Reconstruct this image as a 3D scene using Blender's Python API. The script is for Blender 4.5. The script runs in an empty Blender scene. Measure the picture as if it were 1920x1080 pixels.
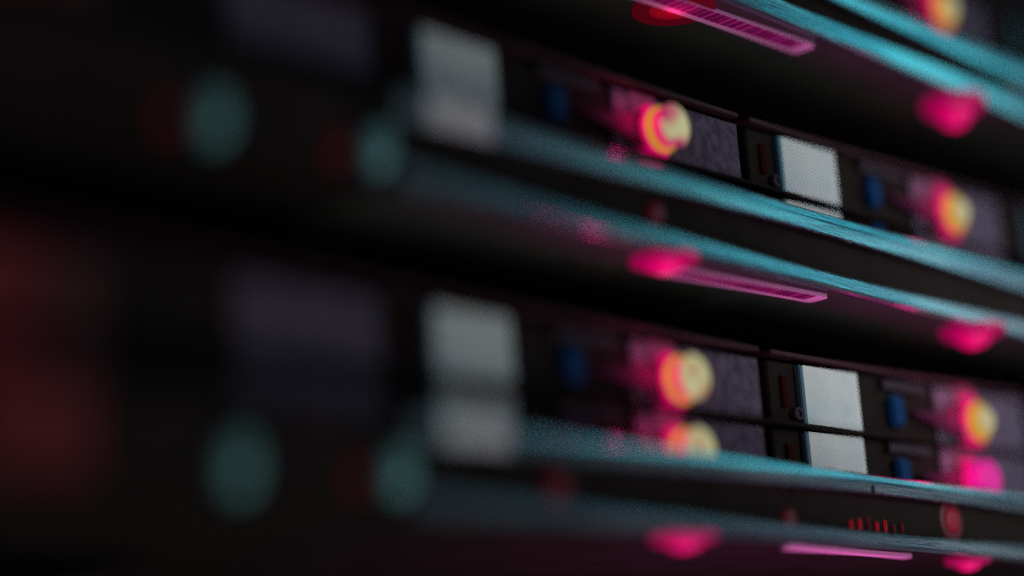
import bpy, bmesh, math, random
from mathutils import Vector, Matrix, noise
S = 0.35                      # one modelling unit = 0.35 m
sc = bpy.context.scene
C = sc.collection

# ------------------------------------------------------------------ camera
f = 3600.0
h = Vector((3520, 720, f)).normalized()
u = Vector((-800, -14088.889, f)).normalized()
n = -(h.cross(u)).normalized()
cam = bpy.data.cameras.new('camera'); co = bpy.data.objects.new('camera', cam); C.objects.link(co)
cam.sensor_width = 36; cam.lens = 36 * f / 1920
M = Matrix(((h.x, -h.y, -h.z), (n.x, -n.y, -n.z), (u.x, -u.y, -u.z))).to_4x4()
M.translation = Vector((0, -1, 0)) * S
co.matrix_world = M
cam.clip_start = 0.01; cam.clip_end = 50
cam.dof.use_dof = True
cam.dof.focus_distance = 1.862 * S
cam.dof.aperture_fstop = (cam.lens / 1000) / (0.165 * S)
cam.dof.aperture_blades = 0; cam.dof.aperture_ratio = 1.2
sc.camera = co

# ------------------------------------------------------------------ world, lamps, exposure
w = bpy.data.worlds.new('World'); sc.world = w; w.use_nodes = True
bg = w.node_tree.nodes['Background']; bg.inputs[0].default_value = (0.88, 0.90, 0.95, 1); bg.inputs[1].default_value = 0.10
sc.view_settings.view_transform = 'Standard'; sc.view_settings.look = 'None'
sc.view_settings.exposure = 0; sc.view_settings.gamma = 1; sc.view_settings.use_curve_mapping = False
sc.cycles.use_denoising = False; sc.cycles.use_adaptive_sampling = False
sc.cycles.sample_clamp_indirect = 2.0
sc.cycles.max_bounces = 5

def lamp(name, loc, target, size, power, col, kind='AREA', angle=60, sy=None):
    l = bpy.data.lights.new(name, kind); o = bpy.data.objects.new(name, l); C.objects.link(o)
    l.energy = power; l.color = col
    if kind == 'AREA':
        l.size = size * S
        if sy: l.shape = 'RECTANGLE'; l.size_y = sy * S
    else:
        l.shadow_soft_size = size * S
        if kind == 'SPOT': l.spot_size = math.radians(angle); l.spot_blend = 1.0
    loc = Vector(loc) * S; t = Vector(target) * S
    o.location = loc; o.rotation_euler = (t - loc).to_track_quat('-Z', 'Y').to_euler()
    return o
lamp('teal_lamp', (3.60, -1.15, 1.45), (1.6, 0, .5), .60, .43, (.06, .76, .84))
lamp('pale_lamp', (4.3, -1.2, 1.1), (1.9, 0, .5), .6, .20, (.75, .80, .90))
lamp('cool_fill_lamp', (2.0, -1.0, .62), (1.85, .05, .42), .35, 5.9, (.84, .86, .85), 'SPOT', 43)
lamp('pink_lamp', (1.55, -.27, -.85), (1.48, .03, .5), .2, 4.4, (1.0, .07, .60), 'SPOT', 46)
lamp('added_low_fill', (1.2, -.95, -.9), (1.4, .1, .5), 1.0, .55, (.9, 1.0, .9))  # added fill to lift the dark undersides, no fixture of the room

# ------------------------------------------------------------------ materials
def mat(name, col, rough=.5, metal=0., spec=.5, emit=None, es=1., var=0., mid=.5, vscale=30., col2=None, bump=0., bscale=200., stretch=(1, 1, 1)):
    m = bpy.data.materials.new(name); m.use_nodes = True; nt = m.node_tree; b = nt.nodes['Principled BSDF']
    b.inputs['Base Color'].default_value = (*col, 1); b.inputs['Roughness'].default_value = rough
    b.inputs['Metallic'].default_value = metal; b.inputs['Specular IOR Level'].default_value = spec
    if emit:
        b.inputs['Emission Color'].default_value = (*emit, 1); b.inputs['Emission Strength'].default_value = es
    tc = nt.nodes.new('ShaderNodeTexCoord'); mp = nt.nodes.new('ShaderNodeMapping'); mp.inputs['Scale'].default_value = stretch
    nt.links.new(tc.outputs['Object'], mp.inputs[0])
    if col2:
        nz = nt.nodes.new('ShaderNodeTexNoise'); nz.inputs['Scale'].default_value = vscale; nz.inputs['Detail'].default_value = 5
        nt.links.new(mp.outputs[0], nz.inputs['Vector'])
        cr = nt.nodes.new('ShaderNodeValToRGB'); cr.color_ramp.elements[0].position = mid - var; cr.color_ramp.elements[1].position = mid + var
        cr.color_ramp.elements[0].color = (*col, 1); cr.color_ramp.elements[1].color = (*col2, 1)
        nt.links.new(nz.outputs['Fac'], cr.inputs[0])
        if emit:
            b.inputs['Base Color'].default_value = (.03, .02, .02, 1); nt.links.new(cr.outputs[0], b.inputs['Emission Color'])
        else: nt.links.new(cr.outputs[0], b.inputs['Base Color'])
    if bump:
        n2 = nt.nodes.new('ShaderNodeTexNoise'); n2.inputs['Scale'].default_value = bscale; n2.inputs['Detail'].default_value = 6
        nt.links.new(mp.outputs[0], n2.inputs['Vector'])
        bp = nt.nodes.new('ShaderNodeBump'); bp.inputs['Strength'].default_value = bump; bp.inputs['Distance'].default_value = .001
        nt.links.new(n2.outputs['Fac'], bp.inputs['Height']); nt.links.new(bp.outputs[0], b.inputs['Normal'])
    return m
BLACK = mat('black_powder_coat', (.018, .012, .012), .75, spec=.03, col2=(.026, .018, .018), var=.2, vscale=60)
VOID = mat('black_backing', (.03, .024, .024), .9, spec=.05)
MAROON = mat('dark_cage_rail', (.045, .012, .022), .6, spec=.15, col2=(.07, .022, .035), var=.2, vscale=80)
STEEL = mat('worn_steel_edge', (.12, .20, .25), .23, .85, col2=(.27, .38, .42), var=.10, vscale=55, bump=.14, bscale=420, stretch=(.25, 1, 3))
STEEL2 = mat('brushed_steel_lip', (.36, .42, .46), .45, .8, col2=(.55, .60, .62), var=.12, vscale=60, bump=.3, bscale=500, stretch=(.2, 1, 3))
UNDER = mat('lifted_underside_black', (.046, .047, .043), .9, spec=.03, col2=(.058, .059, .054), var=.2, vscale=40)  # lighter than the tray black, lifts the underside's shade by colour
WASH = mat('dark_washer', (.05, .09, .11), .5, .2)
SCREWM = mat('screw_steel', (.28, .70, .72), .5, .1)
GRILLE = mat('perforated_grille', (.082, .060, .100), .8, spec=.1, col2=(.150, .110, .175), var=.10, vscale=260, bump=.4, bscale=700)
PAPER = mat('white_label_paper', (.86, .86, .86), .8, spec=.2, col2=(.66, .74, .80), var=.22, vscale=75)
PAPER2 = mat('sticker_paper', (.85, .46, .76), .7, spec=.2)
INK = mat('barcode_ink', (.20, .012, .12), .7, spec=.1)
BAND = mat('magenta_printed_band', (.55, .06, .36), .7, spec=.1)
BLUE = mat('blue_plastic', (.002, .035, .13), .8, spec=.08, col2=(.003, .05, .16), var=.2)
BRKT = mat('grey_bracket', (.045, .034, .05), .7, spec=.1)
REDP = mat('red_latch_plastic', (.035, .0004, .001), .8, spec=.05)
CLEAR = mat('translucent_edge_strip', (.05, .12, .18), .4)
PINK = mat('pink_glow', (.2, .0, .05), .4, emit=(.62, .0, .11), es=1.1)
PINKD = mat('pink_underside_glow', (.2, .0, .05), .4, emit=(.58, .0, .11), es=1.0)  # glow for the imitated reflections under the shelves
DIFF = mat('knob_spill_glow', (.05, .02, .03), .6, emit=(.11, .001, .030), es=1.0)  # emission imitates the knobs' magenta spill on the panel
ORANGE = mat('amber_ring', (.04, .02, .0), .6, emit=(.52, .26, .0), es=1.0)
FACE = mat('pale_yellow_button_face', (.50, .12, .06), .6, emit=(1, 1, 1), es=.72, col2=(.62, .60, .30), var=.06, vscale=150, mid=.43)
FACE2 = mat('red_blotched_button_face', (.55, .02, .14), .6, emit=(1, 1, 1), es=.75, col2=(.58, .56, .28), var=.05, vscale=110, mid=.50)
MAG = mat('magenta_face', (.2, .0, .1), .4, emit=(.62, .01, .26), es=.9)
OFF = mat('unlit_knob', (.03, .03, .035), .5)
REDM = mat('soft_red_glow', (.05, .0, .005), .5, emit=(.13, .0, .008), es=1.0)
REDL = mat('red_glow', (.05, .0, .005), .5, emit=(.028, .0, .003), es=1.0)
REDR2 = mat('faint_red_wash', (.02, .0, .0), .5, emit=(.006, .0, .0005), es=1.0)  # weak emission, fades out the painted red light
REDS = mat('dim_red_wash', (.02, .0, .0), .5, emit=(.024, .0, .0016), es=1.0)  # emission imitates red light falling on the left end
PINKR = mat('dim_pink_rim', (.1, .0, .03), .4, emit=(.28, .0, .06), es=1.0)
REDR = mat('dim_red_glow', (.05, .0, .005), .5, emit=(.06, .0, .004), es=1.0)
REDL2 = mat('bright_red_glow', (.2, .0, .01), .4, emit=(.15, .001, .006), es=1.0)
LEVER = mat('lever_plastic', (.08, .015, .05), .8, spec=.05)

# ------------------------------------------------------------------ mesh helpers (modelling units, scaled by S on build)
def bx(bm, x0, x1, y0, y1, z0, z1, bev=0.):
    r = bmesh.ops.create_cube(bm, size=1)
    vs = r['verts']
    for v in vs:
        v.co = Vector(((x0 + x1) / 2 + v.co.x * (x1 - x0), (y0 + y1) / 2 + v.co.y * (y1 - y0), (z0 + z1) / 2 + v.co.z * (z1 - z0)))
    if bev:
        es = list({e for v in vs for e in v.link_edges})
        bmesh.ops.bevel(bm, geom=es, offset=bev, segments=2, affect='EDGES')
    return bm
def lathe(bm, cx, cz, prof, seg=40, cy=0., axis='Y'):
    """prof = [(r, t)] turned about the Y (or Z) axis through the centre"""
    rings = []
    for r, t in prof:
        ring = []
        for k in range(seg):
            a = 2 * math.pi * k / seg
            if axis == 'Y': p = (cx + r * math.cos(a), t, cz + r * math.sin(a))
            else: p = (cx + r * math.cos(a), cy + r * math.sin(a), t)
            ring.append(bm.verts.new(p))
        rings.append(ring)
    for A, B in zip(rings, rings[1:]):
        for k in range(seg):
            bm.faces.new((A[k], A[(k + 1) % seg], B[(k + 1) % seg], B[k]))
    bm.faces.new(rings[0]); bm.faces.new(rings[-1])
    bmesh.ops.recalc_face_normals(bm, faces=bm.faces)
    return bm
def prism(bm, pts, lo, hi, axis='Y'):
    def P(a, b, t): return (a, t, b) if axis == 'Y' else (a, b, t)
    A = [bm.verts.new(P(a, b, lo)) for a, b in pts]; B = [bm.verts.new(P(a, b, hi)) for a, b in pts]
    bm.faces.new(A); bm.faces.new(B)
    for k in range(len(pts)):
        j = (k + 1) % len(pts); bm.faces.new((A[k], A[j], B[j], B[k]))
    bmesh.ops.recalc_face_normals(bm, faces=bm.faces)
    return bm
def rrect(x0, x1, y0, y1, r, seg=6, shear=0.):
    out = []
    for cx, cy, a0 in ((x1 - r, y1 - r, 0), (x0 + r, y1 - r, 90), (x0 + r, y0 + r, 180), (x1 - r, y0 + r, 270)):
        for k in range(seg + 1):
            a = math.radians(a0 + 90 * k / seg)
            out.append((cx + r * math.cos(a), cy + r * math.sin(a)))
    return [(x, y + shear * (x1 - x)) for x, y in out]
def rail(bm, x0, x1, prof, step=.004, jag=0., seed=0, jagidx=()):
    """extrude a (y, z) profile along x; the vertices in jagidx get a worn, nicked edge"""
    nn = int((x1 - x0) / step); prev = None; first = None
    for i in range(nn + 1):
        x = x0 + (x1 - x0) * i / nn
        cur = []
        for k, (y, z) in enumerate(prof):
            if k in jagidx:
                d = noise.noise(Vector((x * 90, seed, k))) * jag + noise.noise(Vector((x * 320, seed + 5, k))) * jag * .7
                if noise.noise(Vector((x * 40, seed + 9, 0))) > .42: d *= 2.2
                z += d
            cur.append(bm.verts.new((x, y, z)))
        if prev:
            for k in range(len(prof)):
                j = (k + 1) % len(prof); bm.faces.new((prev[k], prev[j], cur[j], cur[k]))
        else: first = cur
        prev = cur
    bm.faces.new(first); bm.faces.new(prev)
    bmesh.ops.recalc_face_normals(bm, faces=bm.faces)
    return bm
def obj(name, bm, m, parent=None, smooth=False, at=(0, 0, 0)):
    """mesh coordinates are given in the parent's frame"""
    for v in bm.verts: v.co = (v.co - Vector(at)) * S
    me = bpy.data.meshes.new(name); bm.to_mesh(me); bm.free(); me.materials.append(m)
    if smooth:
        for p in me.polygons: p.use_smooth = True
    o = bpy.data.objects.new(name, me); C.objects.link(o)
    o.location = Vector(at) * S
    if parent: o.parent = parent
    return o
def new(): return bmesh.new()
def thing(name, label, cat, loc, group=None):
    o = bpy.data.objects.new(name, None); C.objects.link(o); o.location = Vector(loc) * S
    o.empty_display_size = .02
    o['label'] = label; o['category'] = cat
    if group: o['group'] = group
    return o

def glow(name, loc, power, parent, col=(1, .0, .22)):
    l = bpy.data.lights.new(name, 'POINT'); l.energy = power; l.color = col; l.shadow_soft_size = .008 * S
    o = bpy.data.objects.new(name, l); C.objects.link(o); o.location = Vector(loc) * S; o.parent = parent
    return o

# ------------------------------------------------------------------ setting
bw = obj('rack_back_wall', bx(new(), -.6, 3.4, .62, .66, -.4, 1.6), VOID); bw['kind'] = 'structure'

# ------------------------------------------------------------------ shelves (folded steel trays with two lit lips)
def make_shelf(label, upper, lower, seed, xs=.955, patch=True, under=None):
    u0, u1 = upper; l0, l1 = lower
    t = thing('rack_shelf', label, 'rack shelf', (0, 0, l0), 'steel rack shelves')
    b = new(); zb = -l0
    bx(b, xs, 2.9, .022, .60, l0 + .005 + zb, u1 - .032 + zb)           # closed body behind the recessed face
    obj('tray_body', b, BLACK, t)
    obj('underside_plate', bx(new(), xs, 2.9, .004, .60, l0 + .0022 + zb, l0 + .0040 + zb), under or UNDER, t)
    obj('channel_face', bx(new(), xs, 2.9, .0122, .0160, l0 + .005 + zb, u1 - .001 + zb), BLACK, t)
    # upper lip: folded sheet with a groove along its middle
    g = u0 + (u1 - u0) * .52
    b = rail(new(), xs, 2.9, [(0, u0 + zb), (0, g - .0008 + zb), (.004, g + .0006 + zb), (.0022, g + .0022 + zb), (.0035, u1 - .002 + zb), (.0055, u1 + zb), (.012, u1 + zb), (.012, u0 + .004 + zb), (.0025, u0 - .0012 + zb)],
             jag=.0007, seed=seed, jagidx=(0, 8))
    obj('upper_lip', b, STEEL, t)
    b = rail(new(), xs, 2.9, [(0, l0 + .0012 + zb), (-.0006, l0 + .004 + zb), (0, l1 - .003 + zb), (.002, l1 + zb), (.012, l1 + zb), (.012, l0 + .0025 + zb), (.003, l0 - .0002 + zb)],
             jag=.0005, seed=seed + 3, jagidx=(2, 3))
    obj('lower_lip', b, STEEL, t)
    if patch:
        obj('lip_bright_patch', bx(new(), .984, 1.056, -.0022, .0008, u0 + zb, u1 - .0005 + zb, .0004), PAPER, t)  # pale patch painted in for the bright reflection on the lip end
    # dark plastic end piece towards the near end
    b = bx(new(), .30, xs - .004, .008, .30, l0 + zb, u1 - .004 + zb, .003)
    ear = obj('end_piece', b, BLACK, t)
    return t, zb, ear
def sticker(t, zb, z, x0, x1, y0, y1, bars, seed, shear=0., tip=False):
    zz = z + zb
    pts = rrect(x0, x1, y0, y1, .0055, 6, shear)
    s = obj('barcode_sticker', prism(new(), pts, zz - .0016, zz + .0035, 'Z'), PAPER2, t)
    if bars:
        rnd = random.Random(seed); b = new(); x = x1 - .020
        while x > x0 + .02:
            wd = rnd.choice((.003, .0045, .006)); sh = shear * (x1 - x)
            prism(b, [(x, y0 + .0004 + sh), (x - wd, y0 + .0004 + sh), (x - wd, y1 - .0085 + sh), (x, y1 - .0085 + sh)], zz - .0023, zz - .0020, 'Z')
            x -= wd + rnd.choice((.0025, .0045, .006))
        obj('barcode', b, INK, s)
        c = new(); xa, xb = x0 + .012, x1 - .018
        prism(c, [(xb, y0 + .0003 + shear * (x1 - xb)), (xa, y0 + .0003 + shear * (x1 - xa)), (xa, y1 - .0075 + shear * (x1 - xa)), (xb, y1 - .0075 + shear * (x1 - xb))], zz - .00185, zz - .00165, 'Z')
        obj('printed_band', c, BAND, s)
    return s
def under_glow(t, zb, z, x, y, r=.027, m=None, d=1.):  # glowing domes imitate the knobs' reflected glow on the underside
    b = lathe(new(), x, 0, [(r * 1.2, z + .003 + zb), (r * 1.2, z - .0010 * d + zb), (r * 1.0, z - .0035 * d + zb)], 32, y, 'Z')
    k = obj('pink_glow', b, REDR if m else PINKR, t)
    b = lathe(new(), x, 0, [(r * .72, z - .002 * d + zb), (r * .66, z - .0055 * d + zb), (r * .48, z - .0085 * d + zb), (r * .2, z - .010 * d + zb)], 32, y, 'Z')
    obj('glow_core', b, m or PINKD, k, True)
    glow('glow_light', (x, y, z - .010 - .010 * d + zb), .0012 if m else .0016, k)  # added light, spill of the imitated reflection
def screw(t, zb, x, z, red=True):
    b = lathe(new(), x, z + zb, [(.010, .008), (.010, -.004), (.008, -.010), (.004, -.0125)], 32)
    for v in b.verts: v.co.z = z + zb + (v.co.z - z - zb) * 1.6
    s = obj('thumb_screw', b, SCREWM, t, True)
    obj('screw_slot', bx(new(), x - .007, x + .007, -.0131, -.0115, z + zb - .0012, z + zb + .0012), BLACK, s)
    if red:
        b = lathe(new(), x - .033, z - .006 + zb, [(.0085, .009), (.0085, .002), (.005, -.003)], 24)
        obj('red_glow', b, REDL, t, True)  # added glow imitating red light caught on the screw's left side

# top shelf
t, zb, ear = make_shelf('topmost steel shelf crossing the top right corner, wavy worn paint along its lower lip', (.752, .777), (.7045, .729), 1, patch=False)
sticker(t, zb, .7045, 1.30, 1.562, .018, .044, True, 3, .05)
under_glow(t, zb, .7045, 1.372, .050, .034, REDL2, .15); under_glow(t, zb, .7045, 1.835, .024, .030, None, 2.8)
obj('red_glow', lathe(new(), 1.95, .738 + zb, [(0.012, 0.0135), (0.012, 0.0075), (0.006, 0.0035)], 24), REDL, t, True)
# middle shelf
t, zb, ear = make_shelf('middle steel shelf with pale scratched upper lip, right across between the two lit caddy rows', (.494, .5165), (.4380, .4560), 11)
sticker(t, zb, .438, 1.325, 1.541, .018, .042, True, 8, .09)
under_glow(t, zb, .438, 1.300, .028, .026); under_glow(t, zb, .438, 1.808, .018, .029, None, 1.8)
screw(t, zb, .778, .453); screw(t, zb, .930, .460)
for x in (1.27,):
    obj('red_glow', lathe(new(), x, .472 + zb, [(0.01, 0.0135), (0.01, 0.0085), (0.005, 0.0065)], 24), REDL, t, True)
# bottom shelf
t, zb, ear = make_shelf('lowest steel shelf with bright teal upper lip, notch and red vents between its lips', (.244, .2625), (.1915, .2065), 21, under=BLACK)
sticker(t, zb, .1915, 1.452, 1.66, .028, .041, False, 5, 0)
under_glow(t, zb, .1915, 1.300, .030, .025); under_glow(t, zb, .1915, 1.765, .030, .020)
screw(t, zb, .793, .212, False); screw(t, zb, .938, .218)
for k in range(7):
    x = 1.527 + k * .0145
    b = bx(new(), x, x + .0042, .0095, .0130, .2085 + zb, .2180 + (k * 37 % 5) * .0012 + zb, .0015)
    obj('red_vent_light', b, REDL2 if k in (0, 1, 3, 4) else REDL, t)
lens = obj('red_glow', lathe(new(), 1.71, .227 + zb, [(.021, .0125), (.021, .0112), (.018, .0104)], 32), REDL, t)  # added red glow imitating red light, no real lens
obj('glow_core', lathe(new(), 1.71, .227 + zb, [(.0125, .0108), (.0125, .0095), (.008, .0085)], 24), REDM, lens, True)
obj('red_glow', lathe(new(), 1.43, .212 + zb, [(0.01, 0.0135), (0.01, 0.0095), (0.005, 0.0075)], 24), REDL, t, True)
obj('red_glow', lathe(new(), 1.12, .220 + zb, [(0.012, 0.0135), (0.012, 0.0075), (0.006, 0.0055)], 24), REDL, t, True)
obj('red_wash_end', bx(new(), .60, .685, .0045, .0095, .198 + zb, .252 + zb, .002), REDS, t)  # glowing strip carries the painted red light onto the end piece
obj('lip_notch', bx(new(), 1.5535, 1.5560, -.0012, .001, .243 + zb, .2505 + zb), BLACK, t)

# ------------------------------------------------------------------ drive cages and caddies
TILT = .020; PER = .49; XS = [.497, .980, 1.477, 1.967]
rows = {'upper': (.546, .234), 'lower': (.312, 0.)}
def make_cage(label, zt, zbottom):
    """zt = top of the caddies"""
    t = thing('drive_cage', label, 'drive cage', (0, .05, zbottom), 'drive cages')
    oz = -zbottom
    t.rotation_euler.y = -math.atan(TILT * .7); t.location.z -= 1.55 * TILT * .7 * S
    obj('cage_shell', bx(new(), .25, 2.8, .035, .56, oz + zt - .002 + .0035, oz + zt + .006), VOID, t)
    obj('cage_side', bx(new(), .23, .248, .002, .56, 0, oz + zt + .006), VOID, t)
    for x in XS:
        obj('top_rail', bx(new(), x, x + PER - .012, -.004, .03, oz + zt + .0015, oz + zt + .0060, .0008), MAROON, t)
    obj('divider_rail', bx(new(), .30, 2.78, -.010, .05, oz + zt - .0675, oz + zt - .0640, .001), BLACK, t)
    return t
cz = {}
make_cage('drive cage on the top shelf, only its lit knobs showing in the corner', .865, .76)
make_cage('drive cage standing on the middle shelf under the topmost shelf', .612, .4965)
make_cage('drive cage standing on the lowest shelf, both of its caddy tiers showing', .378, .232)

def make_caddy(mode):
    """one caddy, origin at its lower front left corner; mode: lit / magenta / off"""
    t = thing('drive_caddy', '', 'drive caddy', (0, 0, 0), 'drive caddies in the cages')
    H = .0625 if mode != 'slim' else .0455
    if mode == 'blank':
        obj('caddy_body', bx(new(), 0, PER - .008, .004, .44, 0, H, .0015), BLACK, t)
        obj('red_wash_strip', bx(new(), .10, .178, -.002, .0035, .004, H - .004, .002), REDS, t)  # glowing strip stands in for red light on the panel
        obj('red_wash_fade', bx(new(), .180, .225, -.001, .0035, .004, H - .004, .001), REDR2, t)  # dimmer strip, soft edge of the painted red light
        obj('grille', bx(new(), .335, PER - .0125, -.0005, .0035, .0015, H - .002, .0008), GRILLE, t)
        return t
    obj('caddy_body', bx(new(), 0, PER - .008, .004, .44, 0, H, .0015), BLACK, t)
    obj('grille', bx(new(), .290, PER - .0125, -.0005, .0035, .0015, H - .002, .0008), GRILLE, t)
    fr = bx(new(), .044, .0510, -.003, .0035, .002, H - .002, .001)
    obj('edge_strip', fr, CLEAR, t)
    lt = None if mode == 'off' else obj('latch', bx(new(), .018, .026, .0005, .0042, .018, min(.048, H - .004), .0003), REDP, t)
    if lt: obj('latch_ring', lathe(new(), .037, .012, [(.0065, .003), (.0065, -.003), (.0040, -.003), (.0040, -.001)], 24), BRKT, lt)
    b = new() if mode != 'off' else None
    if b: prism(b, rrect(.0515, .146, .002, H - .0015, .0015, 3) if mode not in ('lit', 'blotched') else rrect(.0515, .138, .006, H - .0015, .0015, 3), -.0015, .0035, 'Y')
    if b: obj('white_label', b, PAPER, t)
    obj('blue_tab', bx(new(), .199, .224, -.006, .0035, .012, min(.044, H - .004), .003), BLUE, t)
    if mode != 'slim': obj('grey_bracket', prism(new(), [(.190, .050), (.262, .050), (.275, .054), (.262, .059), (.190, .059)], -.004, .0035, 'Y'), BRKT, t)
    
    kx, kz = (.343 if mode != 'wide' else .357), .026
    if mode in ('lit', 'blotched', 'wide', 'magenta'): obj('knob_spill_plate', bx(new(), kx - .027, kx + .009, -.0014, .0035, .001, H - .001, .0008), DIFF, t)  # glowing plate added for the knob's magenta light spill
    if mode == 'slim': return t
    lv = obj('lever', prism(new(), [(.235, kz + .002), (.30, kz - .012), (.338, kz - .022), (.338, kz + .022), (.30, kz + .009)], -.007, .0035, 'Y'), LEVER, t)
    if mode == 'off':
        k = obj('knob', lathe(new(), kx, kz, [(.024, .0035), (.024, -.012), (.019, -.022), (.018, -.028)], 48), OFF, t, False)
    else:
        k = obj('knob', lathe(new(), kx, kz, [(.0265, .0035), (.0265, -.003), (.024, -.006), (.0225, -.0105)] if mode != 'wide' else [(.031, .0035), (.031, -.003), (.026, -.006), (.0225, -.0105)], 48), PINK, t)
        if mode == 'wide':
            obj('knob_flange', lathe(new(), kx, kz + .002, [(.039, .0030), (.039, .0012), (.033, -.001)], 48), PINKR, k)
            obj('amber_ring', lathe(new(), kx, kz, [(.0200, -.010), (.0210, -.0145), (.0180, -.0185)], 48), ORANGE, k)
            obj('knob_face', lathe(new(), kx, kz, [(.0125, -.018), (.0125, -.0225), (.0090, -.0265)], 48), FACE, k)
        elif mode in ('lit', 'blotched'):
            obj('knob_flange', lathe(new(), kx, kz, [(.033, .0032), (.033, .0012), (.028, -.001)], 48), PINKR, k)
            obj('amber_ring', lathe(new(), kx, kz, [(.0205, -.010), (.0220, -.0145), (.0200, -.0165)], 48), ORANGE, k)
            obj('knob_neck', lathe(new(), kx, kz, [(.0185, -.016), (.0185, -.027)], 48), PINK, k)
            obj('knob_face', lathe(new(), kx, kz, [(.0195, -.0265), (.0200, -.0290), (.0180, -.0312), (.009, -.0325)], 48), FACE2 if mode == 'blotched' else FACE, k)
        else:
            obj('knob_face', lathe(new(), kx, kz, [(.021, -.012), (.021, -.026), (.016, -.030)], 48), MAG, k)
    if mode in ('lit', 'blotched', 'wide', 'magenta'): glow('knob_light', (kx - .040, -.022, kz + .006), .004, k)
    return t
def copy_tree(o, parent=None):
    c = o.copy(); C.objects.link(c)
    if parent: c.parent = parent
    for ch in [x for x in o.children]: copy_tree(ch, c)
    return c
protos = {m: make_caddy(m) for m in ('lit', 'blotched', 'wide', 'magenta', 'off', 'blank', 'slim')}
used = set()
def caddy(mode, x, z, label):
    p = protos[mode]
    t = p if mode not in used else None
    if t is None: t = copy_tree(p)
    else: used.add(mode)
    places.append((t, x, z, label))
places = []
top, mid, low = 'in the cage on the top shelf', 'in the cage on the middle shelf', 'in the cage on the lowest shelf'
# (tier z of caddy bottom; second of each pair sits .0655 lower)
caddy('wide', XS[2] - .0 + .03, .797, 'caddy above the topmost shelf, its yellow and pink knob touching the frame top')
caddy('off', XS[3] + .03, .797, 'unlit dark caddy in the extreme top right corner behind the topmost shelf')
caddy('blank', XS[0], .5475, 'blank caddy at the left end of the upper row, behind the middle shelf')
caddy('blotched', XS[1], .5475, 'blurred upper-row caddy with dull label, its yellow knob blotched red')
caddy('wide', XS[2], .5475, 'caddy with sharp white label, blue tab and blurred orange knob above the middle shelf')
caddy('off', XS[3], .5475, 'upper-row caddy cut by the right frame edge beyond the blurred orange knob')
caddy('slim', XS[1], .4985, 'caddy beneath the blurred upper-row label, mostly hidden by the middle shelf lip')
caddy('slim', XS[2], .4985, 'caddy of which a thin white label strip shows above the middle shelf lip')
caddy('blank', XS[0], .3130, 'blank caddy with purplish grille at far left of the lower row, upper tier')
caddy('lit', XS[1], .3130, 'lower-row upper-tier caddy with blurred white label and round pale yellow knob')
caddy('wide', XS[2], .3130, 'lower row upper tier caddy with crisp white label, red latch and glowing knob')
caddy('off', XS[3], .3130, 'lower-row upper-tier caddy cut by the right frame edge')
caddy('blank', XS[0], .2475, 'blank caddy with purplish grille at far left of the lower row, bottom tier')
caddy('lit', XS[1], .2475, 'bottom-tier caddy with blurred label, its yellow knob half behind the lowest shelf lip')
caddy('magenta', XS[2], .2475, 'bottom-tier caddy with crisp white label below the dark divider and magenta knob')
caddy('off', XS[3], .2475, 'bottom-tier caddy cut by the right frame edge')
for t, x, z, label in places:
    t.location = Vector((x, .05, z + (x - 1.55) * TILT)) * S; t.rotation_euler.y = -math.atan(TILT); t['label'] = label
